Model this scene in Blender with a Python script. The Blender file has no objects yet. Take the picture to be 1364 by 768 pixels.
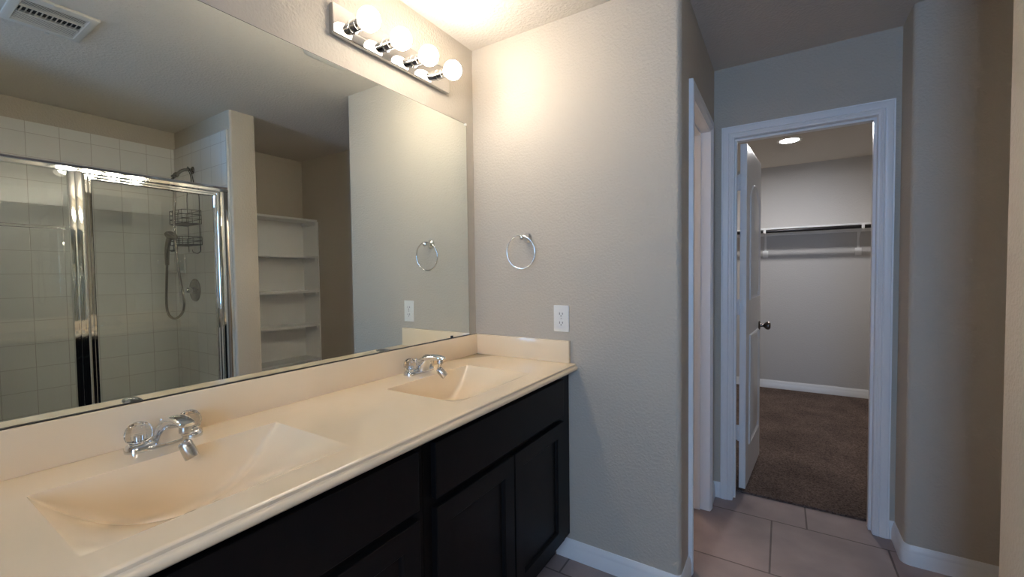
import bpy, bmesh, math, random
from mathutils import Vector, Matrix
random.seed(4)
S = bpy.context.scene
COL = S.collection
PI = math.pi

# ------------------------------------------------------------------ camera, world, light, exposure
F_PX, CAM = 569.84, Vector((1.3426, -1.7686, 1.3050))
YAW, PITCH, ROLL = 0.5640, -0.0330, -0.0123
_f = Vector((-math.sin(YAW)*math.cos(PITCH), math.cos(YAW)*math.cos(PITCH), math.sin(PITCH)))
_r0 = Vector((math.cos(YAW), math.sin(YAW), 0)); _u0 = _r0.cross(_f)
_r = math.cos(ROLL)*_r0 + math.sin(ROLL)*_u0
_u = -math.sin(ROLL)*_r0 + math.cos(ROLL)*_u0
cd = bpy.data.cameras.new('camera'); cam = bpy.data.objects.new('camera', cd); COL.objects.link(cam)
cd.sensor_width = 36.0; cd.lens = F_PX/1364*36.0; cd.clip_start = 0.01
cam.matrix_world = Matrix(((_r.x, _u.x, -_f.x, CAM.x), (_r.y, _u.y, -_f.y, CAM.y), (_r.z, _u.z, -_f.z, CAM.z), (0, 0, 0, 1)))
S.camera = cam

SKY_COL, SKY_STR = (0.29, 0.56, 1.0), 19.0
BULB_COL, BULB_STR = (1.0, 0.905, 0.785), 116.0
CAN_COL, CAN_STR = (1.0, 0.98, 1.0), 290.0
TOILET_W = 18.0
TUB_FILL_W = 17.0
SHOWER_FILL_W = 9.0
EXPOSURE = 0.04

w = bpy.data.worlds.new('world'); S.world = w; w.use_nodes = True
bg = w.node_tree.nodes['Background']; bg.inputs[0].default_value = (*SKY_COL, 1); bg.inputs[1].default_value = SKY_STR
S.view_settings.view_transform = 'Standard'; S.view_settings.look = 'None'
S.view_settings.exposure = EXPOSURE; S.view_settings.gamma = 1.0; S.view_settings.use_curve_mapping = False
S.cycles.use_denoising = True
S.cycles.max_bounces = 16; S.cycles.diffuse_bounces = 6; S.cycles.glossy_bounces = 8
S.cycles.transmission_bounces = 10; S.cycles.transparent_max_bounces = 16
S.cycles.sample_clamp_indirect = 60.0

WIN_X0, WIN_X1, WIN_Z0, WIN_Z1, BACK_Y = 1.10, 1.80, 0.95, 2.15, -3.3
pd = bpy.data.lights.new('window_portal', 'AREA'); pd.shape = 'RECTANGLE'
pd.size, pd.size_y = WIN_X1-WIN_X0, WIN_Z1-WIN_Z0; pd.cycles.is_portal = True
po = bpy.data.objects.new('window_portal', pd); COL.objects.link(po)
po.location = ((WIN_X0+WIN_X1)/2, BACK_Y-0.06, (WIN_Z0+WIN_Z1)/2); po.rotation_euler = (PI/2, 0, 0)  # -Z of the light faces +Y
po.rotation_euler = (-PI/2, 0, PI)
tl = bpy.data.lights.new('toilet_room_lamp', 'POINT'); tl.energy = TOILET_W; tl.color = (1.0, 0.85, 0.78); tl.shadow_soft_size = 0.05
to = bpy.data.objects.new('toilet_room_lamp', tl); COL.objects.link(to); to.location = (0.36, 1.18, 2.32)

tb = bpy.data.lights.new('added_tub_fill', 'POINT'); tb.energy = TUB_FILL_W; tb.color = (1.0, 0.93, 0.86); tb.shadow_soft_size = 0.10  # added fill light for the counter and lower walls, no real fixture
tbo = bpy.data.objects.new('added_tub_fill', tb); COL.objects.link(tbo); tbo.location = (2.25, -2.68, 2.25)

sl = bpy.data.lights.new('added_shower_fill', 'SPOT'); sl.energy = SHOWER_FILL_W; sl.color = (1.0, 0.94, 0.88); sl.shadow_soft_size = 0.07  # invented spot that lifts the shower tile, not a known ceiling can
sl.spot_size = math.radians(104); sl.spot_blend = .35
slo = bpy.data.objects.new('added_shower_fill', sl); COL.objects.link(slo); slo.location = (2.27, -1.55, 2.43)

# ------------------------------------------------------------------ materials
def lin(r, g, b):
    f = lambda c: (c/255/12.92) if c/255 <= 0.04045 else ((c/255+0.055)/1.055)**2.4
    return (f(r), f(g), f(b), 1)
def mat(name, color=(.8, .8, .8, 1), rough=.5, metal=0.0, spec=0.5, coat=0.0, coat_rough=.05, trans=0.0, ior=1.45, emit=None, estr=0.0):
    m = bpy.data.materials.new(name); m.use_nodes = True
    b = m.node_tree.nodes['Principled BSDF']; i = b.inputs
    i['Base Color'].default_value = color; i['Roughness'].default_value = rough; i['Metallic'].default_value = metal
    i['Specular IOR Level'].default_value = spec; i['Coat Weight'].default_value = coat; i['Coat Roughness'].default_value = coat_rough
    i['Transmission Weight'].default_value = trans; i['IOR'].default_value = ior
    if emit: i['Emission Color'].default_value = (*emit, 1); i['Emission Strength'].default_value = estr
    return m
def nd(m, t, **kw):
    n = m.node_tree.nodes.new(t)
    for k, v in kw.items(): setattr(n, k, v)
    return n
def lk(m, a, b): m.node_tree.links.new(a, b)
def bsdf(m): return m.node_tree.nodes['Principled BSDF']
def coords(m):
    g = nd(m, 'ShaderNodeNewGeometry'); return g.outputs['Position']
def bump_noise(m, scale, strength, dist, detail=2.0, ramp=None):
    n = nd(m, 'ShaderNodeTexNoise'); n.inputs['Scale'].default_value = scale; n.inputs['Detail'].default_value = detail
    lk(m, coords(m), n.inputs['Vector']); h = n.outputs['Fac']
    if ramp:
        r = nd(m, 'ShaderNodeValToRGB'); r.color_ramp.elements[0].position = ramp[0]; r.color_ramp.elements[1].position = ramp[1]
        lk(m, h, r.inputs[0]); h = r.outputs[0]
    b = nd(m, 'ShaderNodeBump'); b.inputs['Strength'].default_value = strength; b.inputs['Distance'].default_value = dist
    lk(m, h, b.inputs['Height']); lk(m, b.outputs[0], bsdf(m).inputs['Normal']); return b
def mottle(m, c1, c2, scale, detail=3.0, lo=.35, hi=.65):
    n = nd(m, 'ShaderNodeTexNoise'); n.inputs['Scale'].default_value = scale; n.inputs['Detail'].default_value = detail
    lk(m, coords(m), n.inputs['Vector'])
    r = nd(m, 'ShaderNodeValToRGB'); e = r.color_ramp.elements
    e[0].position, e[1].position = lo, hi; e[0].color, e[1].color = c1, c2
    lk(m, n.outputs['Fac'], r.inputs[0]); lk(m, r.outputs[0], bsdf(m).inputs['Base Color']); return r

M = {}
M['wall'] = mat('wall_paint', lin(201, 191, 175), .62, spec=.3); bump_noise(M['wall'], 95, .45, .0022, 2.5, (.35, .68))
M['ceil'] = mat('ceiling_paint', lin(212, 204, 193), .8, spec=.2); bump_noise(M['ceil'], 80, .5, .003, 3, (.35, .7))
M['closetwall'] = mat('closet_paint', lin(205, 202, 198), .7, spec=.25); bump_noise(M['closetwall'], 95, .4, .002, 2.5, (.35, .68))
M['trim'] = mat('white_trim_paint', lin(242, 242, 241), .32, spec=.5)
M['shelf'] = mat('white_shelf_paint', lin(242, 241, 238), .45); bump_noise(M['shelf'], 60, .1, .001)
M['counter'] = mat('cultured_marble', lin(233, 214, 184), .2, spec=.5, coat=.35, coat_rough=.06)
mottle(M['counter'], lin(250, 227, 192), lin(252, 231, 199), 5.0)
M['cab'] = mat('espresso_wood', lin(22, 19, 19), .42, spec=.25)
_n = nd(M['cab'], 'ShaderNodeTexNoise'); _n.inputs['Scale'].default_value = 9; _n.inputs['Detail'].default_value = 6
_mp = nd(M['cab'], 'ShaderNodeMapping'); _mp.inputs['Scale'].default_value = (6, 6, .5)
lk(M['cab'], coords(M['cab']), _mp.inputs[0]); lk(M['cab'], _mp.outputs[0], _n.inputs['Vector'])
_r2 = nd(M['cab'], 'ShaderNodeValToRGB'); _r2.color_ramp.elements[0].color = lin(13, 11, 11); _r2.color_ramp.elements[1].color = lin(21, 18, 18)
lk(M['cab'], _n.outputs['Fac'], _r2.inputs[0]); lk(M['cab'], _r2.outputs[0], bsdf(M['cab']).inputs['Base Color'])
M['chrome'] = mat('chrome', (.78, .78, .78, 1), .03, 1.0)
M['polished'] = mat('polished_plate', (.60, .59, .58, 1), .0, 1.0)
M['vent'] = mat('vent_paint', lin(206, 203, 196), .5)
M['satin'] = mat('satin_metal', (.62, .60, .57, 1), .25, 1.0)
M['nickel'] = mat('dark_nickel', (.40, .37, .33, 1), .22, 1.0)
M['bronze'] = mat('aged_bronze', (.16, .13, .11, 1), .3, 1.0)
M['wire'] = mat('dark_wire', (.055, .05, .045, 1), .35, .8)
M['mirror'] = mat('silvered_glass', (.86, .90, .85, 1), .0, 1.0)
M['black'] = mat('black_edge', lin(26, 20, 18), .4)
M['plastic'] = mat('white_plastic', lin(238, 236, 230), .35)
M['slot'] = mat('slot_dark', lin(35, 30, 28), .6)
M['acrylic'] = mat('clear_acrylic', (.97, .97, .95, 1), .02, trans=1.0, ior=1.49)
M['rod'] = mat('dark_rod', lin(44, 40, 40), .3, .4)
M['bulb'] = mat('lit_bulb', (1, 1, 1, 1), .3, emit=BULB_COL, estr=BULB_STR)
_g = nd(M['bulb'], 'ShaderNodeNewGeometry'); _s = nd(M['bulb'], 'ShaderNodeSeparateXYZ'); lk(M['bulb'], _g.outputs['Normal'], _s.inputs[0])
_m = nd(M['bulb'], 'ShaderNodeMapRange', interpolation_type='SMOOTHSTEP')      # LED globes throw most of their light away from the base
_m.inputs[1].default_value = -.48; _m.inputs[2].default_value = 1.0; _m.inputs[3].default_value = BULB_STR*.045; _m.inputs[4].default_value = BULB_STR
lk(M['bulb'], _s.outputs[0], _m.inputs[0]); lk(M['bulb'], _m.outputs[0], bsdf(M['bulb']).inputs['Emission Strength'])
M['frame'] = mat('bright_aluminium', (.78, .78, .77, 1), .05, 1.0)
M['lens'] = mat('lit_lens', (1, 1, 1, 1), .3, emit=CAN_COL, estr=CAN_STR)
M['ceramic'] = mat('white_ceramic', lin(214, 212, 205), .15)
M['duct'] = mat('duct_dark', lin(60, 55, 52), .8)

def thin_glass(name, tint, rough=0.0, base_refl=.06):
    m = bpy.data.materials.new(name); m.use_nodes = True; t = m.node_tree; t.nodes.remove(bsdf(m))
    tr = nd(m, 'ShaderNodeBsdfTransparent'); tr.inputs[0].default_value = (*tint, 1)
    gl = nd(m, 'ShaderNodeBsdfGlossy'); gl.inputs['Roughness'].default_value = rough; gl.inputs[0].default_value = (1, 1, 1, 1)
    fr = nd(m, 'ShaderNodeFresnel'); fr.inputs[0].default_value = 1.5
    mx = nd(m, 'ShaderNodeMixShader'); lk(m, fr.outputs[0], mx.inputs[0]); lk(m, tr.outputs[0], mx.inputs[1]); lk(m, gl.outputs[0], mx.inputs[2])
    lk(m, mx.outputs[0], t.nodes['Material Output'].inputs[0]); return m
M['glass'] = thin_glass('shower_glass', (.975, .985, .972))
M['winglass'] = thin_glass('window_glass', (.95, .96, .97))

def tile_mat(name, axes, off, bw, rh, mortar, c1, c2, cm, rough, offset=0.0, bump=.4, noise=None, spec=.5):
    m = mat(name, c1, rough, spec=spec)
    sp = nd(m, 'ShaderNodeSeparateXYZ'); lk(m, coords(m), sp.inputs[0])
    cb = nd(m, 'ShaderNodeCombineXYZ')
    for k in range(2):
        a = nd(m, 'ShaderNodeMath', operation='SUBTRACT'); a.inputs[1].default_value = off[k]
        lk(m, sp.outputs[axes[k]], a.inputs[0]); lk(m, a.outputs[0], cb.inputs[k])
    b = nd(m, 'ShaderNodeTexBrick'); b.offset = offset; b.offset_frequency = 2; b.squash = 1.0
    b.inputs['Scale'].default_value = 1; b.inputs['Brick Width'].default_value = bw; b.inputs['Row Height'].default_value = rh
    b.inputs['Mortar Size'].default_value = mortar; b.inputs['Mortar Smooth'].default_value = .3; b.inputs['Bias'].default_value = 0
    b.inputs['Color1'].default_value = c1; b.inputs['Color2'].default_value = c2; b.inputs['Mortar'].default_value = cm
    lk(m, cb.outputs[0], b.inputs['Vector']); col = b.outputs['Color']
    if noise:
        n = nd(m, 'ShaderNodeTexNoise'); n.inputs['Scale'].default_value = noise[0]; n.inputs['Detail'].default_value = 5
        lk(m, coords(m), n.inputs['Vector'])
        rr = nd(m, 'ShaderNodeMapRange'); rr.inputs[1].default_value = .3; rr.inputs[2].default_value = .7
        rr.inputs[3].default_value = 1-noise[1]; rr.inputs[4].default_value = 1+noise[1]
        lk(m, n.outputs['Fac'], rr.inputs[0])
        mx = nd(m, 'ShaderNodeMix', data_type='RGBA', blend_type='MULTIPLY'); mx.inputs[0].default_value = 1
        lk(m, col, mx.inputs[6]); lk(m, rr.outputs[0], mx.inputs[7]); col = mx.outputs[2]
    lk(m, col, bsdf(m).inputs['Base Color'])
    bp = nd(m, 'ShaderNodeBump', invert=True); bp.inputs['Strength'].default_value = bump; bp.inputs['Distance'].default_value = .003
    lk(m, b.outputs['Fac'], bp.inputs['Height']); lk(m, bp.outputs[0], bsdf(m).inputs['Normal']); return m
M['floor'] = tile_mat('floor_tile', (0, 1), (1.456, .345), .465, .465, .0045, lin(166, 150, 146), lin(159, 144, 140), lin(112, 99, 95), .45, .327, .5, (4.5, .16), .4)
TW, TE = lin(238, 236, 231), lin(234, 232, 227)
M['tile_back'] = tile_mat('wall_tile_back', (1, 2), (-.798, 1.344), .1515, .1482, .0016, TW, TE, lin(200, 194, 185), .18, 0, .35)
M['tile_end'] = tile_mat('wall_tile_end', (0, 2), (2.69, 1.344), .1515, .1482, .0016, TW, TE, lin(200, 194, 185), .18, 0, .35)
M['carpet'] = mat('brown_carpet', lin(112, 90, 76), .95, spec=.1)
mottle(M['carpet'], lin(84, 70, 63), lin(150, 130, 119), 110, 4, .3, .7)
_c = M['carpet']; _l = bsdf(_c).inputs['Base Color'].links[0].from_socket
_n3 = nd(_c, 'ShaderNodeTexNoise'); _n3.inputs['Scale'].default_value = 3.2; _n3.inputs['Detail'].default_value = 6; lk(_c, coords(_c), _n3.inputs['Vector'])
_m3 = nd(_c, 'ShaderNodeMapRange'); _m3.inputs[1].default_value = .35; _m3.inputs[2].default_value = .65; _m3.inputs[3].default_value = .78; _m3.inputs[4].default_value = 1.15; lk(_c, _n3.outputs['Fac'], _m3.inputs[0])
_x3 = nd(_c, 'ShaderNodeMix', data_type='RGBA', blend_type='MULTIPLY'); _x3.inputs[0].default_value = 1
lk(_c, _l, _x3.inputs[6]); lk(_c, _m3.outputs[0], _x3.inputs[7]); lk(_c, _x3.outputs[2], bsdf(_c).inputs['Base Color'])
bump_noise(M['carpet'], 190, 1.0, .012, 3)

# ------------------------------------------------------------------ mesh helpers
def wloc(o):
    v = Vector((0, 0, 0))
    while o: v += o.location; o = o.parent
    return v
def obj(name, bm, m, parent=None, smooth=None, local=False):
    """link bm as one mesh object; verts are in world space unless local (then relative to parent)."""
    bmesh.ops.remove_doubles(bm, verts=bm.verts, dist=1e-6)
    bmesh.ops.recalc_face_normals(bm, faces=bm.faces)
    if parent and not local: bmesh.ops.translate(bm, verts=bm.verts, vec=-wloc(parent))
    me = bpy.data.meshes.new(name); bm.to_mesh(me); bm.free()
    me.materials.append(M[m] if isinstance(m, str) else m)
    if smooth is not None:
        for p in me.polygons: p.use_smooth = True
        me.set_sharp_from_angle(angle=math.radians(smooth))
    o = bpy.data.objects.new(name, me); COL.objects.link(o)
    if parent: o.parent = parent
    return o
def tag(o, label, cat, group=None):
    o['label'] = label; o['category'] = cat
    if group: o['group'] = group
    return o
def thing(name, label, cat, loc, group=None, rz=0):
    o = bpy.data.objects.new(name, None); COL.objects.link(o); o.location = loc; o.rotation_euler.z = rz
    o.empty_display_size = .05
    return tag(o, label, cat, group)
def struct(name, bm, m, parent=None, smooth=None, label=None):
    o = obj(name, bm, m, parent, smooth)
    if not parent: o['kind'] = 'structure'
    if label: o['label'] = label
    return o
def BM(): return bmesh.new()
def box(bm, x0, x1, y0, y1, z0, z1, bevel=0, seg=2):
    b = bmesh.new(); bmesh.ops.create_cube(b, size=1)
    bmesh.ops.scale(b, verts=b.verts, vec=(abs(x1-x0), abs(y1-y0), abs(z1-z0)))
    bmesh.ops.translate(b, verts=b.verts, vec=((x0+x1)/2, (y0+y1)/2, (z0+z1)/2))
    if bevel: bmesh.ops.bevel(b, geom=b.edges[:], offset=bevel, segments=seg, profile=.6, affect='EDGES')
    merge(bm, b); return bm
def merge(bm, b, mtx=None):
    if mtx is not None: bmesh.ops.transform(b, matrix=mtx, verts=b.verts)
    me = bpy.data.meshes.new('t'); b.to_mesh(me); b.free(); bm.from_mesh(me); bpy.data.meshes.remove(me)
def prism(bm, poly, z0, z1):
    lo = [bm.verts.new((x, y, z0)) for x, y in poly]; hi = [bm.verts.new((x, y, z1)) for x, y in poly]
    n = len(poly); bm.faces.new(lo[::-1]); bm.faces.new(hi)
    for i in range(n): bm.faces.new((lo[i], lo[(i+1) % n], hi[(i+1) % n], hi[i]))
    return bm
def arc(cx, cy, r, a0, a1, n=6): return [(cx+r*math.cos(math.radians(a0+(a1-a0)*i/n)), cy+r*math.sin(math.radians(a0+(a1-a0)*i/n))) for i in range(n+1)]
def sweep(bm, path, N, prof, closed=False, flip=1, cap=True):
    """sweep a closed profile [(a,b)] along a planar path; a is measured along the in-plane left normal, b along N (mitred)."""
    P = [Vector(p) for p in path]; N = Vector(N).normalized(); n = len(P); rings = []
    for i in range(n):
        if closed: d0 = (P[i]-P[i-1]).normalized(); d1 = (P[(i+1) % n]-P[i]).normalized()
        else:
            d1 = (P[i+1]-P[i]).normalized() if i < n-1 else None
            d0 = (P[i]-P[i-1]).normalized() if i > 0 else d1
            if d1 is None: d1 = d0
        l0, l1 = N.cross(d0)*flip, N.cross(d1)*flip
        mt = (l0+l1); mt = mt/max(1e-6, (1+l0.dot(l1)))
        rings.append([bm.verts.new(P[i]+mt*a+N*b) for a, b in prof])
    k = len(prof)
    for i in range(n if closed else n-1):
        A, B = rings[i], rings[(i+1) % n]
        for j in range(k): bm.faces.new((A[j], A[(j+1) % k], B[(j+1) % k], B[j]))
    if cap and not closed: bm.faces.new(rings[0][::-1]); bm.faces.new(rings[-1])
    return bm
def tube(bm, pts, r, seg=10, closed=False, cap=True):
    P = [Vector(p) for p in pts]; n = len(P); rr = r if isinstance(r, (list, tuple)) else [r]*n
    T = []
    for i in range(n):
        if closed: T.append((P[(i+1) % n]-P[i-1]).normalized())
        else: T.append((P[min(i+1, n-1)]-P[max(i-1, 0)]).normalized())
    up = Vector((0, 0, 1)) if abs(T[0].z) < .9 else Vector((1, 0, 0))
    nrm = (up-T[0]*up.dot(T[0])).normalized(); rings = []
    for i in range(n):
        nrm = (nrm-T[i]*nrm.dot(T[i])).normalized(); bn = T[i].cross(nrm)
        rings.append([bm.verts.new(P[i]+(nrm*math.cos(2*PI*j/seg)+bn*math.sin(2*PI*j/seg))*rr[i]) for j in range(seg)])
    for i in range(n if closed else n-1):
        A, B = rings[i], rings[(i+1) % n]
        for j in range(seg): bm.faces.new((A[j], A[(j+1) % seg], B[(j+1) % seg], B[j]))
    if cap and not closed: bm.faces.new(rings[0][::-1]); bm.faces.new(rings[-1])
    return bm
def lathe(bm, prof, seg=24, origin=(0, 0, 0), axis=(0, 0, 1)):
    """prof = [(r, h)] revolved about axis through origin."""
    b = bmesh.new(); rings = []
    for r, h in prof:
        rings.append([b.verts.new((max(r, 1e-5)*math.cos(2*PI*j/seg), max(r, 1e-5)*math.sin(2*PI*j/seg), h)) for j in range(seg)])
    for A, B in zip(rings, rings[1:]):
        for j in range(seg): b.faces.new((A[j], A[(j+1) % seg], B[(j+1) % seg], B[j]))
    b.faces.new(rings[0][::-1]); b.faces.new(rings[-1])
    q = Vector((0, 0, 1)).rotation_difference(Vector(axis).normalized())
    merge(bm, b, Matrix.Translation(Vector(origin)) @ q.to_matrix().to_4x4()); return bm
def spline(pts, n=8):
    P = [Vector(p) for p in pts]; P = [2*P[0]-P[1]]+P+[2*P[-1]-P[-2]]; out = []
    for i in range(1, len(P)-2):
        a, b, c, d = P[i-1:i+3]
        for k in range(n):
            t = k/n; out.append(.5*((2*b)+(c-a)*t+(2*a-5*b+4*c-d)*t*t+(3*b-a-3*c+d)*t**3))
    out.append(P[-2]); return out
def loft(bm, rings, cap=True):
    R = [[bm.verts.new(p) for p in ring] for ring in rings]; k = len(R[0])
    for A, B in zip(R, R[1:]):
        for j in range(k): bm.faces.new((A[j], A[(j+1) % k], B[(j+1) % k], B[j]))
    if cap: bm.faces.new(R[0][::-1]); bm.faces.new(R[-1])
    return bm
def stadium(hl, hw, n=10):
    """outline of a rounded bar, half length hl along y, half width hw along x."""
    return [(x, y) for x, y in arc(0, hl-hw, hw, 0, 180, n)+arc(0, -(hl-hw), hw, 180, 360, n)]

# ------------------------------------------------------------------ room shell
H = 2.44
W, XR, XW, XB = 1.0073, 1.8106, 1.8307, 2.7016       # end-wall corner, hall right, shower front, back of the niche
Y1, Y2, YN, YD, YC = -.3114, -.1445, .7358, .9343, 1.05
R = .022
b = BM(); box(b, -.12, 2.83, -3.42, YC, -.08, 0); box(b, -.12, .89, YC, 1.72, -.08, 0); struct('floor', b, 'floor')
b = BM(); box(b, .89, 2.62, YC, 3.87, -.08, .012); box(b, .2, .89, 1.72, 3.87, -.08, .012)
struct('floor_closet', b, 'carpet')
b = BM(); box(b, -.12, 2.83, -3.42, 3.87, H, H+.08); struct('ceiling', b, 'ceil')
b = BM(); box(b, -.12, 0, -3.42, 1.72, 0, H); struct('wall_left', b, 'wall')
b = BM(); prism(b, [(0, 0), (W-R, 0)]+arc(W-R, R, R, -90, 0, 8)[1:]+[(W, .204), (.89, .204), (.89, .115), (0, .115)], 0, H); struct('wall_end', b, 'wall', smooth=40)
b = BM(); box(b, .89, W, .204, .756, 2.066, H); box(b, .89, W, .756, YD, 0, H); box(b, .89, W, YD, 1.05, 0, H); struct('wall_hall_left', b, 'wall')
b = BM(); box(b, W, 1.092, YD, YC, 0, H); box(b, 1.092, 1.745, YD, YC, 2.066, H); box(b, 1.745, XR, YD, YC, 0, H); struct('wall_hall_far', b, 'wall')
b = BM(); prism(b, [(XR, YC)]+arc(XR+R, YN+R, R, 180, 270, 8)+[(XB, YN), (XB, YC)], 0, H); struct('wall_niche_side', b, 'wall', smooth=40)
b = BM(); box(b, XB, 2.83, -3.42, YC, 0, H); struct('wall_right', b, 'wall')
r = .014
b = BM(); prism(b, arc(XW+r, Y1+r, r, 180, 270, 5)+[(XB, Y1), (XB, Y2)]+arc(XW+r, Y2-r, r, 90, 180, 5), 0, H); struct('wall_shower_end', b, 'wall', smooth=40)
b = BM(); box(b, XW, XB, -2.02, -1.9, 0, H); struct('wall_shower_near', b, 'wall')
b = BM(); box(b, 0, WIN_X0, -3.42, BACK_Y, 0, H); box(b, WIN_X1, XB, -3.42, BACK_Y, 0, H)
box(b, WIN_X0, WIN_X1, -3.42, BACK_Y, 0, WIN_Z0); box(b, WIN_X0, WIN_X1, -3.42, BACK_Y, WIN_Z1, H); struct('wall_back', b, 'wall')
b = BM(); box(b, 0, .89, 1.6, 1.72, 0, H); box(b, .89, .97, YC, 1.72, 0, H); struct('wall_toilet_far', b, 'wall')
b = BM(); box(b, .2, .3, 1.72, 3.87, .012, H); struct('wall_closet_left', b, 'closetwall')
b = BM(); box(b, .3, 2.5, 3.75, 3.87, .012, H); struct('wall_closet_back', b, 'closetwall')
b = BM(); box(b, 2.5, 2.62, YC, 3.87, .012, H); struct('wall_closet_right', b, 'closetwall')
# window behind the camera (the room's daylight)
b = BM(); fw = .05
for a in ((WIN_X0, WIN_X1, WIN_Z0, WIN_Z0+fw), (WIN_X0, WIN_X1, WIN_Z1-fw, WIN_Z1), (WIN_X0, WIN_X0+fw, WIN_Z0+fw, WIN_Z1-fw), (WIN_X1-fw, WIN_X1, WIN_Z0+fw, WIN_Z1-fw)):
    box(b, a[0], a[1], -3.40, -3.35, a[2], a[3])
wn = struct('window_1', b, 'trim')
b = BM(); box(b, WIN_X0+fw, WIN_X1-fw, -3.378, -3.374, WIN_Z0+fw, WIN_Z1-fw); struct('window_pane', b, 'winglass', wn)
# shower tile, curb and pan
TZ = 2.305
b = BM(); box(b, XB-.012, XB, -1.9, Y1-.012, .0, TZ); struct('wall_tile_back', b, 'tile_back')
b = BM(); box(b, 1.868, XB, Y1-.012, Y1, .0, TZ); struct('wall_tile_end', b, 'tile_end')
b = BM(); box(b, 1.868, XB-.012, -1.9, -1.888, .0, TZ); struct('wall_tile_near', b, 'tile_end')
b = BM(); box(b, 1.852, 1.868, Y1-.013, Y1, 0, TZ+.004, .003); box(b, 1.868, XB, Y1-.013, Y1, TZ, TZ+.004); struct('trim_5', b, 'ceramic')
b = BM(); box(b, XW+.005, 1.925, -1.888, Y1-.014, 0, .10, .008); box(b, 1.925, XB-.012, -1.888, Y1-.014, 0, .03); struct('floor_shower', b, 'ceramic')

# baseboards
BP = [(0, 0), (.014, 0), (.014, .052), (.0115, .056), (.0115, .062), (.009, .072), (.0055, .080), (.003, .086), (0, .087)]
def baseboard(name, path, flip=1):
    b = BM(); sweep(b, [(x, y, 0) for x, y in path], (0, 0, 1), BP, flip=flip); return struct(name, b, 'trim', smooth=35)
baseboard('baseboard_end', [(.46, 0), (W-R, 0)]+arc(W-R, R, R, -90, 0, 4)[1:]+[(W, .158)], -1)
baseboard('baseboard_hall_left', [(W, .803), (W, YD), (1.0465, YD)], -1)
baseboard('baseboard_niche', [(1.7895, YD), (XR, YD), (XR, YN+R)]+arc(XR+R, YN+R, R, 180, 270, 4)[1:]+[(2.43, YN)], -1)
baseboard('baseboard_shower_end', [(2.43, Y2), (XW+r, Y2)]+arc(XW+r, Y2-r, r, 90, 180, 4)[1:]+[(XW, Y1+r), (XW, Y1+.001)], 1)
b = BM(); sweep(b, [(.3, 3.75, .012), (2.5, 3.75, .012)], (0, 0, 1), BP, flip=-1); struct('baseboard_closet', b, 'trim', smooth=35)
b = BM(); sweep(b, [(0, -3.3, 0), (XB, -3.3, 0)], (0, 0, 1), BP, flip=1); struct('baseboard_back', b, 'trim', smooth=35)

# door casings, jambs and stops
CP = [(0, 0), (0, .009), (.006, .010), (.009, .0125), (.014, .0125), (.016, .0145), (.021, .0145), (.024, .012), (.027, .0155), (.034, .0175), (.046, .0178), (.052, .0178), (.054, .0155), (.058, .0155), (.0605, .0165), (.0615, 0)]
b = BM(); xa, xb, zt = 1.1085, 1.7275, 2.0485
sweep(b, [(xa, YD, 0), (xa, YD, zt), (xb, YD, zt), (xb, YD, 0)], (0, -1, 0), CP, flip=1)
struct('trim_1', b, 'trim', smooth=25, label='white casing around the closet doorway')
b = BM(); ya, yb = .2215, .7385
sweep(b, [(W, ya, 0), (W, ya, zt), (W, yb, zt), (W, yb, 0)], (1, 0, 0), CP, flip=1)
struct('trim_2', b, 'trim', smooth=25, label='white casing around the side doorway behind the end wall')
b = BM()   # closet jamb with stop
for x0, x1 in ((1.092, 1.110), (1.726, 1.745)): box(b, x0, x1, YD-.001, YC+.001, 0, 2.047)
box(b, 1.092, 1.745, YD-.001, YC+.001, 2.047, 2.066)
box(b, 1.110, 1.121, .966, 1.004, 0, 2.036); box(b, 1.715, 1.726, .966, 1.004, 0, 2.036); box(b, 1.110, 1.726, .966, 1.004, 2.036, 2.047)
struct('trim_3', b, 'trim', label='white jamb and stop of the closet doorway')
b = BM()
box(b, .888, W+.001, .204, .222, 0, 2.047); box(b, .888, W+.001, .738, .756, 0, 2.047); box(b, .888, W+.001, .204, .756, 2.047, 2.066)
box(b, .927, .968, .222, .233, 0, 2.036); box(b, .927, .968, .727, .738, 0, 2.036); box(b, .927, .968, .222, .738, 2.036, 2.047)
j = struct('trim_4', b, 'trim', label='white jamb and stop of the side doorway')
b = BM(); box(b, .897, .922, .7365, .738, .90, .96); struct('strike_plate', b, 'satin', j)

# closet door, open into the closet
DW, DT, DH = .605, .035, 2.02
door = bpy.data.objects.new('door_1', None); COL.objects.link(door); door['kind'] = 'structure'
door['label'] = 'white two-panel arched-top closet door standing open'
door.location = (1.131, 1.062, .022); door.rotation_euler.z = math.radians(-4.5)
def local(name, bm, m, parent, smooth=None): return obj(name, bm, m, parent, smooth, local=True)
b = BM(); box(b, 0, DT, 0, DW, 0, DH, .002); slab = local('door_slab', b, 'trim', door)
def arch_path(y0, y1, z0, z1, rise, n=10):
    pts = [(y0, z0), (y1, z0), (y1, z1)]
    if rise:
        for i in range(1, n): t = i/n; pts.append((y1+(y0-y1)*t, z1+rise*math.sin(PI*t)**.9))
    return pts+[(y0, z1)]
RP = [(0, 0), (.003, .006), (.010, .009), (.016, .004), (.021, .0005), (.021, 0)]
for side in (1, -1):
    for nm, (z0, z1, rise) in (('upper_panel', (1.11, 1.74, .085)), ('lower_panel', (.23, .90, 0))):
        b = BM(); x = DT if side == 1 else 0
        pp = arch_path(.115, DW-.115, z0, z1, rise)
        path = [(x, y, z) for y, z in pp]
        sweep(b, path, (side, 0, 0), RP, closed=True, flip=side)
        cy, cz = DW/2, (z0+z1)/2
        def ins(s, h): return [(x+side*h, cy+(y-cy)*s, cz+(z-cz)*(1-(1-s)*.62)) for y, z in pp]
        loft(b, [ins(.82, 0), ins(.72, .008)])
        local(nm, b, 'trim', door, 35)
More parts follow.
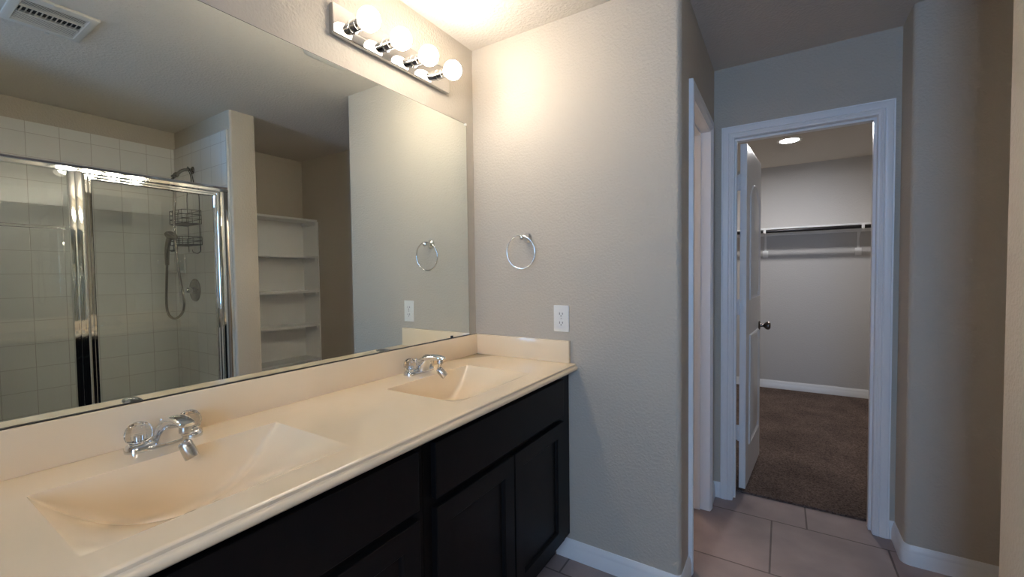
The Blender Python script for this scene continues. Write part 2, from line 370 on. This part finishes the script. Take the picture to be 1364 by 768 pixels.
for side in (1, -1):
    b = BM(); o = (DT if side == 1 else 0, DW-.065, .915)
    lathe(b, [(.031, 0), (.031, .004), (.026, .008), (.012, .010), (.010, .026), (.016, .034), (.025, .042), (.0285, .052), (.027, .061), (.018, .068), (0, .070)], 24, o, (side, 0, 0))
    local('door_knob', b, 'bronze', door, 40)
for z in (1.80, 1.075, .33):
    b = BM(); box(b, .001, .031, -.0025, 0.001, z-.045, z+.045, .001); box(b, -.024, .001, -.003, -.0005, z-.045, z+.045, .001)
    lathe(b, [(.006, 0), (.006, .092)], 10, (-.001, -.007, z-.046))
    for dz in (-.03, 0, .03): lathe(b, [(.004, 0), (.0035, .001)], 8, (.018 if dz else .008, -.0024, z+dz), (0, -1, 0))
    local('hinge', b, 'trim', door, 40)

# ------------------------------------------------------------------ vanity cabinets
def vanity(name, label, ya, yb, f0, f1):
    """ya>yb are the ends; f0>f1 the ends of its fronts."""
    t = thing(name, label, 'cabinet', (.27, (ya+yb)/2, 0), 'vanity base cabinets')
    b = BM(); X = .525
    box(b, .012, X-.018, yb+.001, yb+.019, .115, .866); box(b, .012, X-.018, ya-.019, ya-.001, .115, .866)
    box(b, .012, X-.018, yb+.019, ya-.019, .115, .133); box(b, .004, .012, yb+.001, ya-.001, .115, .866)
    fm = .05                       # face frame: stiles and rails
    box(b, X-.018, X, ya-(ya-f0)-.012, ya-.001, .115, .866); box(b, X-.018, X, yb+.001, f1+.012, .115, .866)
    for z0, z1 in ((.115, .155), (.655, .70), (.852, .866)): box(b, X-.018, X, f1+.012, f0-.012, z0, z1)
    obj('carcass', b, 'cab', t)
    b = BM(); box(b, .02, .455, yb+.002, ya-.016, 0.001, .115); obj('toe_kick', b, 'cab', t)
    b = BM(); box(b, X, X+.02, f1, f0, .690, .848, .003); obj('drawer_front', b, 'cab', t)
    mid = (f0+f1)/2
    for q0, q1 in ((f0, mid+.003), (mid-.003, f1)):
        z0, z1, s = .140, .666, .063
        b = BM()
        pr = [(0, 0), (0, .019), (.002, .0205), (s-.004, .0205), (s, .0165), (s+.002, .009), (s+.004, .006), (s+.004, 0)]
        sweep(b, [(X, q0, z0), (X, q0, z1), (X, q1, z1), (X, q1, z0)], (1, 0, 0), pr, closed=True, flip=1)
        d = obj('door', b, 'cab', t, 30)
        b = BM(); box(b, X+.001, X+.008, q1+s, q0-s, z0+s, z1-s); obj('door_panel', b, 'cab', d)
    return t
vanity('vanity_cabinet', 'dark espresso vanity cabinet against the end wall, under the far basin', -.004, -.94, -.100, -.908)
vanity('vanity_cabinet', 'dark espresso vanity cabinet nearer the viewer, under the near basin', -.94, -1.876, -.972, -1.78)

# ------------------------------------------------------------------ vanity top with two integral basins
ZC = .9016
YL = -1.88
top = thing('vanity_countertop', 'long cream vanity top with two integral basins and backsplash on dark cabinets', 'countertop', (.28, YL/2, .866))
BX0, BX1 = .150, .480
BAS = [(-1.592, -1.124), (-.732, -.268)]
xs = [.001, BX0, BX1, .552]; ys = [YL, BAS[0][0], BAS[0][1], BAS[1][0], BAS[1][1], -.001]
b = BM()
for i in range(3):
    for k in range(5):
        if i == 1 and k in (1, 3): continue
        b.faces.new([b.verts.new(p) for p in ((xs[i], ys[k], ZC), (xs[i+1], ys[k], ZC), (xs[i+1], ys[k+1], ZC), (xs[i], ys[k+1], ZC))])
lip = [(.552, ZC), (.5575, ZC-.0006), (.5600, ZC-.003), (.5600, ZC-.0065), (.5592, ZC-.0095), (.5605, ZC-.0115), (.5640, ZC-.0125), (.5675, ZC-.0155),
       (.5690, ZC-.020), (.5682, ZC-.0255), (.5650, ZC-.030), (.5600, ZC-.0325), (.546, ZC-.0330), (.546, ZC-.0355), (.505, ZC-.0355), (.505, ZC-.012), (.490, ZC-.006)]
ends = []
for yy in (YL, -.001): ends.append([b.verts.new((x, yy, z)) for x, z in lip])
for i in range(len(lip)-1): b.faces.new((ends[0][i], ends[0][i+1], ends[1][i+1], ends[1][i]))
for yy in (YL, -.001):
    b.faces.new([b.verts.new((x, yy, z)) for x, z in lip])
    b.faces.new([b.verts.new((x, yy, z)) for x, z in [(.001, ZC), (.552, ZC), (.49, ZC-.006), (.49, ZC-.0355), (.001, ZC-.0355)]])
obj('counter_slab', b, 'counter', top, 40)
DEPTH = .148
def basin_pt(u, y):
    """u: list of points across x at this y."""
    pass
def basin_profile(y, y0, y1, n1=6, n2=16):
    c, h = (y0+y1)/2, (y1-y0)/2; q = (y-c)/h; g = max(0, 1-q*q)
    d = DEPTH*g; xv = BX0+.003+.019*g
    A, V, C = Vector((BX0, 0)), Vector((xv, -d)), Vector((BX1, 0))
    pts = [A.lerp(V, i/n1) for i in range(n1+1)]
    for i in range(1, n2+1):
        t = i/n2; pts.append(Vector((xv+(BX1-xv)*t, -d*(1-t)**.92)))
    k = n1                                     # soften the valley
    for it in range(2):
        q2 = [p.copy() for p in pts]
        for i in range(k-2, k+3): q2[i] = (pts[i-1]+2*pts[i]+pts[i+1])/4
        pts = q2
    return pts
for y0, y1 in BAS:
    b = BM(); n = 48; G = []
    for k in range(n+1):
        y = y0+(y1-y0)*(.5-.5*math.cos(PI*k/n))
        G.append([b.verts.new((p.x, y, ZC+p.y)) for p in basin_profile(y, y0, y1)])
    for A, B in zip(G, G[1:]):
        for i in range(len(A)-1): b.faces.new((A[i], A[i+1], B[i+1], B[i]))
    bo = obj('basin', b, 'counter', top, 60)
    yc = (y0+y1)/2; pr = basin_profile(yc, y0, y1)
    xd = .218; i = next(i for i in range(8, len(pr)) if pr[i].x > xd); p0, p1 = pr[i-1], pr[i]
    nrm = Vector((-(p1.y-p0.y), 0, (p1.x-p0.x))).normalized()
    b = BM(); lathe(b, [(.0225, -.001), (.0225, .0015), (.020, .003), (.016, .002), (.0155, .0005), (.0145, .0005), (.014, .004), (.010, .0055), (0, .006)], 28, (xd, yc, ZC+p0.y+(xd-p0.x)*(p1.y-p0.y)/(p1.x-p0.x)), nrm)
    obj('drain', b, 'satin', top, 40)
b = BM(); box(b, .001, .020, YL, -.001, ZC, 1.003, .0025, 2); obj('backsplash', b, 'counter', top, 40)
b = BM(); box(b, .020, .5345, -.0205, -.001, ZC, 1.003, .0025, 2); obj('side_splash', b, 'counter', top, 40)

# ------------------------------------------------------------------ faucets
def make_faucet(label, y, aer):
    t = thing('faucet', label, 'faucet', (.063, y, ZC), 'vanity faucets')
    b = BM(); st = stadium(.079, .026)
    loft(b, [[(x*s, yy*s2, z) for x, yy in st] for s, s2, z in ((1, 1, 0), (1, 1, .006), (.94, .98, .012), (.80, .94, .0165), (.55, .88, .0185))])
    local('base_plate', b, 'chrome', t, 40)
    up_ = spline([(-.022, .028, .012), (-.018, .026, .034), (.002, .023, .056), (.034, .020, .0735), (.072, .0175, .0815), (.106, .017, .0815), (.128, .0155, .0775), (.140, .010, .0735)], 4)
    lo_ = spline([(.040, 0, .012), (.043, 0, .020), (.049, 0, .034), (.064, 0, .050), (.086, 0, .0585), (.108, 0, .061), (.128, 0, .0625), (.139, 0, .0665)], 4)
    rings = []
    for p, q in zip(up_, lo_):
        a_, c_ = Vector((p.x, 0, p.z)), Vector((q.x, 0, q.z)); ce, hv = (a_+c_)/2, (a_-c_)/2; ring = []
        for k in range(20):
            an = 2*PI*k/20; c, s_ = math.cos(an), math.sin(an)
            ring.append(ce+Vector((0, 1, 0))*(math.copysign(abs(c)**.6, c)*p.y*(1+.12*s_*-1))+hv*math.copysign(abs(s_)**.75, s_))
        rings.append(ring)
    b = BM(); loft(b, rings); local('spout', b, 'chrome', t, 50)
    for dy in (-.051, .051):
        b = BM(); lathe(b, [(.018, 0), (.018, .004), (.009, .0052), (.0075, .006), (.0075, .0215), (0, .0215)], 16, (0, dy, .0155))
        h = local('handle_stem', b, 'satin', t, 40)
        b = BM(); n = 12; prof = [(.0185, .0215), (.0240, .026), (.0262, .035), (.0258, .044), (.0228, .054), (.0175, .0615), (.0105, .0655), (.004, .0665)]
        rg = []
        for r_, z in prof: rg.append([((r_*(1 if k % 2 else .965))*math.cos(2*PI*k/(2*n)), dy+(r_*(1 if k % 2 else .965))*math.sin(2*PI*k/(2*n)), z) for k in range(2*n)])
        loft(b, rg)
        k_ = local('knob', b, 'acrylic', t); k_['label'] = 'clear faceted acrylic tap knob'
    b = BM(); lathe(b, [(.0022, 0), (.0022, .030), (.005, .032), (.0055, .037), (.004, .041), (0, .042)], 12, (-.017, 0, .016)); local('lift_rod', b, 'chrome', t, 40)
    b = BM(); J = Vector((.116, 0, .047)); lathe(b, [(.0105, .0), (.0125, .002), (.0125, .013), (.011, .022)], 18, J)
    lathe(b, [(.003, -.005), (.0075, -.002), (.0085, .002), (.006, .005)], 14, J+Vector((0, 0, -.003)))
    (kx, ky, kz), (ax, ay, az), ln = aer
    K = J+Vector((kx, ky, kz)); tube(b, [J+Vector((0, 0, -.004)), K], .0055, 12)
    A = Vector((ax, ay, az)).normalized()
    lathe(b, [(.004, -.004), (.0115, -.001), (.0140, .003), (.0142, .011), (.0135, .0115), (.0135, .0125), (.0145, .013), (.0145, ln-.002), (.0135, ln), (.0115, ln), (.011, ln-.003), (0, ln-.003)], 24, K, A)
    a_ = local('swivel_aerator', b, 'satin', t, 40); a_['label'] = 'satin swivel aerator hanging from the spout'
    return t
make_faucet('chrome two-knob faucet at the near basin, close to the left of the photo', BAS[0][0]*.5+BAS[0][1]*.5+.010, ((-.007, 0, -.024), (.40, .22, -.90), .040))
make_faucet('chrome two-knob faucet at the far basin, close to the end wall', -.478, ((-.008, 0, -.022), (.62, .24, -.70), .040))

# ------------------------------------------------------------------ mirror
MY0, MY1, MZ0, MZ1 = -1.84, -.062, 1.0035, 2.054
t = thing('wall_mirror', 'large frameless mirror on the wall above the vanity backsplash', 'mirror', (0, -.95, MZ0))
b = BM(); box(b, .001, .0055, MY0, MY1, MZ0+.001, MZ1); obj('mirror_backing', b, 'black', t)
b = BM(); box(b, .0055, .006, MY0, MY1-.0015, MZ0+.0012, MZ1-.0015); obj('mirror_pane', b, 'mirror', t)
b = BM(); box(b, .0055, .0125, MY0, MY1, MZ0-.0003, MZ0+.0016, .0005); obj('bottom_channel', b, 'black', t)
for y, z, mname in ((-.070, MZ1-.004, 'plastic'), (-.20, MZ0+.006, 'black')):
    b = BM(); box(b, .0055, .0105, y-.006, y+.006, z-.005, z+.006, .002); obj('mirror_clip', b, mname, t, 40)

# ------------------------------------------------------------------ vanity light bar
LY, LZ = -.514, 2.203
t = thing('vanity_light_bar', 'chrome strip light with four lit globe bulbs above the mirror', 'light fixture', (0, LY, LZ))
b = BM(); box(b, .001, .026, LY-.3065, LY+.3065, 2.150, 2.254, .004, 3); obj('back_plate', b, 'polished', t, 40)
for k in range(4):
    y = LY+(k-1.5)*.150
    b = BM(); lathe(b, [(.0235, 0), (.0235, .003), (.0195, .004), (.0195, .026), (.0205, .0265), (.0205, .030), (.0195, .0305), (.0195, .046), (.017, .047), (.0165, .044), (0, .044)], 24, (.026, y, LZ), (1, 0, 0))
    s_ = obj('lamp_socket', b, 'chrome', t, 40)
    b = BM(); pr = [(.0135, -.042), (.014, -.037)]+[(.040*math.sin(a), -.040*math.cos(a)) for a in [math.radians(20+160*i/16) for i in range(17)]]
    lathe(b, pr, 28, (.112, y, LZ), (1, 0, 0)); obj('globe_bulb', b, 'bulb', s_, 60)

# ------------------------------------------------------------------ towel ring and outlet on the end wall
TX, TZr = .316, 1.480
t = thing('towel_ring', 'chrome towel ring on the end wall beside the mirror', 'towel ring', (TX, 0, TZr))
b = BM(); lathe(b, [(.026, 0), (.026, .004), (.022, .009), (.015, .016), (.0115, .026), (.010, .040), (.0125, .044), (.0130, .050), (.010, .055), (0, .057)], 24, (TX, 0, TZr-.004), (0, -1, 0)); obj('wall_mount', b, 'chrome', t, 40)
b = BM(); tube(b, [(TX-.012+.0765*math.sin(2*PI*i/48), -.046-.006*math.cos(2*PI*i/48), 1.4085+.0765*math.cos(2*PI*i/48)) for i in range(48)], .0034, 10, closed=True); obj('ring', b, 'chrome', t, 60)
ox, oz = .4905, 1.101
t = thing('wall_outlet', 'white duplex power outlet on the end wall above the side splash', 'outlet', (ox, 0, oz))
b = BM(); box(b, ox-.038, ox+.038, -.0055, 0, oz-.060, oz+.060, .003, 2); obj('cover_plate', b, 'plastic', t, 40)
for dz in (-.0205, .0205):
    b = BM(); o = [(x, z) for x, z in arc(0, 0, .0172, -50, 50, 6)+arc(0, 0, .0172, 130, 230, 6)]
    loft(b, [[(ox+x, -.005, oz+dz+z) for x, z in o], [(ox+x, -.0068, oz+dz+z) for x, z in o]]); rc = obj('receptacle', b, 'plastic', t)
    b = BM(); box(b, ox-.0085, ox-.0062, -.0072, -.006, oz+dz-.003, oz+dz+.007); box(b, ox+.0062, ox+.0085, -.0072, -.006, oz+dz-.002, oz+dz+.006)
    lathe(b, [(.0026, 0), (.0026, .0012)], 10, (ox, -.006, oz+dz-.0085), (0, -1, 0)); obj('slot', b, 'slot', rc)
b = BM(); lathe(b, [(.0028, 0), (.002, .0015)], 10, (ox, -.0055, oz), (0, -1, 0)); obj('screw', b, 'satin', t)

# ------------------------------------------------------------------ linen shelves in the niche (seen in the mirror)
SX = 2.452
t = thing('linen_shelf_unit', 'white built-in linen shelves in the niche beside the shower', 'shelves', (2.58, .3, 0))
b = BM(); box(b, XB-.010, XB-.001, Y2+.001, YN-.001, .088, 1.85); obj('back_panel', b, 'shelf', t)
for y0, y1 in ((YN-.011, YN-.001), (Y2+.001, Y2+.011)):
    b = BM(); box(b, SX, XB-.010, y0, y1, .0, 1.832); obj('side_panel', b, 'shelf', t)
for z in (1.850, 1.503, 1.176, .854, .524):
    b = BM(); box(b, SX, XB-.010, Y2+.011, YN-.011, z-.019, z, .0015)
    sh = obj('shelf', b, 'shelf', t)
    for y0, y1 in ((YN-.026, YN-.011), (Y2+.011, Y2+.026)):
        b = BM(); box(b, SX+.03, XB-.011, y0, y1, z-.050, z-.019, .002); obj('cleat', b, 'shelf', sh)

# ------------------------------------------------------------------ shower (seen in the mirror)
GX = 1.870
t = thing('shower_enclosure', 'chrome framed glass shower enclosure with hinged door, reflected in the mirror', 'shower enclosure', (GX, -1.1, .1))
HP = [(-.020, -.018), (.020, -.018), (.020, .012), (.014, .018), (-.014, .018), (-.020, .012), (-.016, .006), (-.020, 0)]
b = BM(); sweep(b, [(GX, Y1-.014, 1.900), (GX, -1.886, 1.900)], (0, 0, 1), HP); obj('header_rail', b, 'frame', t, 20)
b = BM(); box(b, GX-.022, GX+.022, -1.886, Y1-.014, .10, .128, .003); obj('bottom_track', b, 'frame', t)
b = BM(); box(b, GX-.016, GX+.016, -1.095, -1.069, .128, 1.882, .002, 2); box(b, GX-.0145, GX+.0145, -1.0687, -1.040, .128, 1.882, .002, 2); obj('center_post', b, 'frame', t, 30)
for nm, ya_, yb_ in (('wall_jamb', Y1-.014, -.372), ('wall_jamb', -1.886, -1.862)):
    b = BM(); box(b, GX-.016, GX+.016, min(ya_, yb_), max(ya_, yb_), .128, 1.882, .002, 2); obj(nm, b, 'frame', t, 30)
DP = [(0, -.012), (.0, .010), (.004, .013), (.012, .013), (.015, .009), (.019, .012), (.027, .012), (.031, .006), (.031, -.012)]
b = BM(); y0, y1, z0, z1 = -1.034, -.378, .140, 1.878
sweep(b, [(GX, y0, z0), (GX, y0, z1), (GX, y1, z1), (GX, y1, z0)], (-1, 0, 0), DP, closed=True, flip=1)
df = obj('door_frame', b, 'frame', t, 25)
b = BM(); box(b, GX-.0025, GX+.0025, y0+.025, y1-.025, z0+.025, z1-.025); obj('door_glass', b, 'glass', df)
b = BM(); box(b, GX-.034, GX-.012, -.412, -.392, .975, 1.105, .004, 2); dh = obj('door_handle', b, 'satin', df, 40)
b = BM(); box(b, GX-.0025, GX+.0025, -1.865, -1.092, .122, 1.884); fp = obj('fixed_glass', b, 'glass', t)
b = BM(); tube(b, [(GX-.032, -1.80, 1.575), (GX-.032, -1.115, 1.575)], .008, 16)
for y in (-1.80, -1.122): tube(b, [(GX-.0025, y, 1.575), (GX-.034, y, 1.575)], .007, 10)
obj('towel_bar', b, 'acrylic', fp, 40)

YW = Y1-.012      # face of the end tiles
AX = 2.372
t = thing('hand_shower', 'dull metal shower arm with hand shower and looping hose inside the shower', 'hand shower', (AX, YW, 2.104))
b = BM(); lathe(b, [(.028, 0), (.027, .004), (.018, .010), (.011, .013), (0, .013)], 24, (AX, YW, 2.104), (0, -1, 0)); obj('escutcheon', b, 'nickel', t, 40)
b = BM(); tube(b, spline([(AX, YW, 2.104), (AX, YW-.03, 2.104), (AX, YW-.07, 2.088), (AX, YW-.103, 2.052)], 6), .0105, 14); obj('shower_arm', b, 'nickel', t, 60)
b = BM(); lathe(b, [(.013, 0), (.017, .006), (.017, .022), (.012, .026), (.014, .032), (.014, .045), (.008, .048)], 18, (AX, YW-.095, 2.062), (.0, -.72, -.69)); obj('swivel_bracket', b, 'nickel', t, 40)
hose = [(AX, -.452, 2.02), (AX-.03, -.452, 1.93), (2.335, -.455, 1.84), (2.345, -.458, 1.775), (2.348, -.46, 1.685), (2.335, -.46, 1.55), (2.320, -.46, 1.443), (2.282, -.46, 1.298), (2.242, -.46, 1.191), (2.232, -.46, 1.120), (2.275, -.46, 1.055), (2.396, -.46, 1.014), (2.500, -.46, 1.040), (2.532, -.46, 1.114), (2.519, -.46, 1.254), (2.495, -.46, 1.410)]
b = BM(); pts = spline(hose, 24); rr = [.0078+.0009*(i % 2) for i in range(len(pts))]; tube(b, pts, rr, 8); obj('hose', b, 'nickel', t, 60)
b = BM(); hp = spline([(2.495, -.46, 1.405), (2.485, -.462, 1.47), (2.455, -.468, 1.535), (2.405, -.475, 1.585), (2.360, -.48, 1.610)], 8)
tube(b, hp, [.0125+.006*i/(len(hp)-1) for i in range(len(hp))], 14)
lathe(b, [(.014, -.020), (.030, -.012), (.040, 0), (.041, .010), (.036, .016), (0, .018)], 24, (2.335, -.482, 1.612), (-.25, -.55, -.80)); obj('handset', b, 'nickel', t, 50)

t = thing('shower_caddy', 'dark wire two-basket caddy hanging from the shower arm', 'caddy', (AX, YW, 1.48))
x0, x1, yb_, yf = 2.248, 2.492, YW-.006, YW-.118
b = BM()
for sgn in (-1, 1):
    xx = AX+sgn*.096
    tube(b, spline([(AX+sgn*.012, YW-.030, 2.118), (AX+sgn*.013, YW-.010, 2.06), (AX+sgn*.03, yb_, 1.99), (xx, yb_, 1.93), (xx, yb_, 1.72), (xx, yb_, 1.50)], 5), .0028, 8)
tube(b, spline([(AX-.012, YW-.030, 2.118), (AX, YW-.032, 2.124), (AX+.012, YW-.030, 2.118)], 4), .0028, 8)
obj('hanger_frame', b, 'wire', t, 60)
def basket(zb, zt, rows):
    b = BM()
    for z in rows:
        tube(b, [(x0, yb_, z), (x1, yb_, z), (x1, yf+.02, z), (x1-.02, yf, z), (x0+.02, yf, z), (x0, yf+.02, z)], .0026, 7, closed=True)
    for i in range(9):
        x = x0+.012+(x1-x0-.024)*i/8
        tube(b, [(x, yb_, zb), (x, yf, zb)], .0018, 6)
    for i in range(5):
        x = x0+.02+(x1-x0-.04)*i/4
        tube(b, [(x, yf, zt), (x, yf, zb)], .0020, 6)
    for x in (x0, x1):
        for y in (yb_, (yb_+yf)/2): tube(b, [(x, y, zt), (x, y, zb)], .0020, 6)
    obj('basket', b, 'wire', t, 60)
basket(1.700, 1.795, (1.700, 1.732, 1.764, 1.795)); basket(1.548, 1.605, (1.548, 1.577, 1.605))
for x in (2.275,):
    b = BM(); tube(b, spline([(x, yb_, 1.548), (x, yb_, 1.51), (x-.01, yb_-.02, 1.487), (x-.012, yb_-.05, 1.492), (x-.012, yb_-.056, 1.512)], 5), .0028, 7); obj('hook', b, 'wire', t, 60)
for k in range(4):
    x = 2.36+.022*k
    b = BM(); tube(b, spline([(x, yf, 1.548), (x, yf, 1.515), (x, yf-.012, 1.502), (x, yf-.024, 1.512)], 4), .0026, 7); obj('hook', b, 'wire', t, 60)

t = thing('shower_valve', 'round chrome shower valve with lever on the tiled wall below the caddy', 'shower valve', (2.398, YW, 1.216))
b = BM(); lathe(b, [(.086, 0), (.086, .004), (.080, .010), (.055, .014), (.030, .016), (0, .016)], 36, (2.398, YW, 1.216), (0, -1, 0)); obj('escutcheon', b, 'nickel', t, 40)
b = BM(); lathe(b, [(.022, 0), (.022, .03), (.018, .045), (0, .046)], 20, (2.398, YW-.016, 1.216), (0, -1, 0)); tube(b, [(2.398, YW-.046, 1.216), (2.340, YW-.052, 1.222)], [.009, .006], 10); obj('lever_handle', b, 'chrome', t, 40)
t = thing('soap_dish', 'square white ceramic soap dish in the tiled shower corner', 'soap dish', (2.615, YW, 1.34))
b = BM(); box(b, 2.545, 2.6875, YW-.012, YW, 1.344, 1.490, .004, 2); obj('mounting_plate', b, 'ceramic', t, 40)
b = BM(); pts = [(2.555, YW-.010), (2.678, YW-.010), (2.678, YW-.05)]+[(2.6165+.0615*math.cos(a), YW-.05-.045*math.sin(a)) for a in [PI*i/10 for i in range(1, 10)]]+[(2.555, YW-.05)]
prism(b, pts, 1.346, 1.366); obj('tray', b, 'ceramic', t)

# ------------------------------------------------------------------ ceiling fittings
vx0, vx1, vy0, vy1 = 1.205, 1.508, -1.358, -1.108
t = thing('ceiling_vent', 'white louvered air vent on the ceiling, at the top left of the mirror', 'vent', ((vx0+vx1)/2, (vy0+vy1)/2, H-.012))
ix0, ix1, iy0, iy1 = 1.242, 1.472, -1.328, -1.137
b = BM(); pf = [(0, .012), (0, .003), (.006, 0), (.026, 0), (.030, .003), (.030, .012)]
sweep(b, [(vx0, vy0, H-.012), (vx1, vy0, H-.012), (vx1, vy1, H-.012), (vx0, vy1, H-.012)], (0, 0, 1), pf, closed=True)
box(b, vx0+.028, ix0, iy0, iy1, H-.011, H-.008); box(b, ix1, vx1-.028, iy0, iy1, H-.011, H-.008)
for x in (1.310, 1.375): box(b, x-.003, x+.003, iy0, iy1, H-.012, H-.002)
box(b, 1.195, 1.215, -1.255, -1.243, H-.016, H-.010, .002); box(b, 1.500, 1.515, -1.222, -1.208, H-.016, H-.010, .002)
obj('vent_frame', b, 'vent', t, 30)
b = BM(); box(b, ix0, ix1, iy0, iy1, H-.0012, H-.0004); obj('duct_opening', b, 'duct', t)
for x_first, pitch, tk, n_ in ((1.246, .0118, .0062, 5), (1.384, .0128, .0092, 7)):
    for k in range(n_):
        xa_ = x_first+k*pitch
        b = BM(); loft(b, [[(xa_, y, H-.0105), (xa_+tk, y, H-.0095), (xa_+tk, y, H-.0083), (xa_, y, H-.0093)] for y in (iy0, iy1)]); obj('louver', b, 'vent', t)
for k in range(13):
    y = iy0+.006+k*(iy1-iy0-.012)/12
    b = BM(); pr = [(0, 0), (.004, .003), (.0065, .006), (.0075, .0095)]
    loft(b, [[(x, y+p_, H-.0115+q_) for p_, q_ in pr]+[(x, y+p_-.001, H-.0115+q_) for p_, q_ in pr[::-1]] for x in (1.313, 1.372)]); obj('vane', b, 'vent', t)
t = thing('exhaust_fan', 'pale fan cover on the ceiling, its rim showing at the mirror top edge', 'exhaust fan', (.60, -.36, H-.02))
b = BM()
def rr_(h, rad, n=5):
    o = []
    for cx, cy, a in ((h-rad, h-rad, 0), (-(h-rad), h-rad, 90), (-(h-rad), -(h-rad), 180), (h-rad, -(h-rad), 270)): o += arc(cx, cy, rad, a, a+90, n)
    return o
loft(b, [[(.60+x, -.36+y, z) for x, y in rr_(h, rd)] for h, rd, z in ((.126, .05, H-.0002), (.126, .05, H-.006), (.120, .047, H-.010), (.105, .04, H-.012))]); obj('fan_cover', b, 'vent', t, 30)

# ------------------------------------------------------------------ closet fittings
t = thing('recessed_light', 'round lit recessed light in the closet ceiling', 'ceiling light', (1.385, 2.70, H-.01))
b = BM(); lathe(b, [(.094, 0), (.094, -.003), (.088, -.007), (.074, -.008), (.070, -.004), (.070, 0)], 36, (1.385, 2.70, H)); obj('trim_ring', b, 'plastic', t, 40)
b = BM(); lathe(b, [(.0695, 0), (.0695, -.0035), (0, -.0045)], 32, (1.385, 2.70, H)); obj('lens', b, 'lens', t, 40)
t = thing('closet_shelf', 'long white closet shelf with a dark hanging rod along the back wall', 'closet shelf', (1.4, 3.6, 1.72))
b = BM(); box(b, .302, 2.498, 3.506, 3.749, 1.742, 1.759, .002); obj('shelf_board', b, 'shelf', t)
b = BM(); tube(b, [(.305, 3.47, 1.720), (2.495, 3.47, 1.720)], .0165, 16); obj('hanging_rod', b, 'rod', t, 40)
for x in (1.181, 1.985):
    b = BM(); box(b, x-.010, x+.010, 3.742, 3.7495, 1.53, 1.742, .001); box(b, x-.026, x+.026, 3.740, 3.7495, 1.455, 1.53, .002)
    box(b, x-.010, x+.010, 3.50, 3.7495, 1.736, 1.742)
    tube(b, [(x, 3.743, 1.56), (x, 3.65, 1.66), (x, 3.53, 1.738)], .0035, 8)
    tube(b, [(x, 3.47+.0205*math.cos(q), 1.720+.0205*math.sin(q)) for q in [math.radians(150+210*i/10) for i in range(11)]]+[(x, 3.505, 1.739)], .005, 8)
    box(b, x-.011, x+.011, 3.444, 3.449, 1.702, 1.742, .001)
    obj('bracket', b, 'shelf', t, 40)
b = BM(); box(b, .302, 2.498, 3.732, 3.7495, 1.690, 1.741, .002); obj('cleat', b, 'shelf', t)
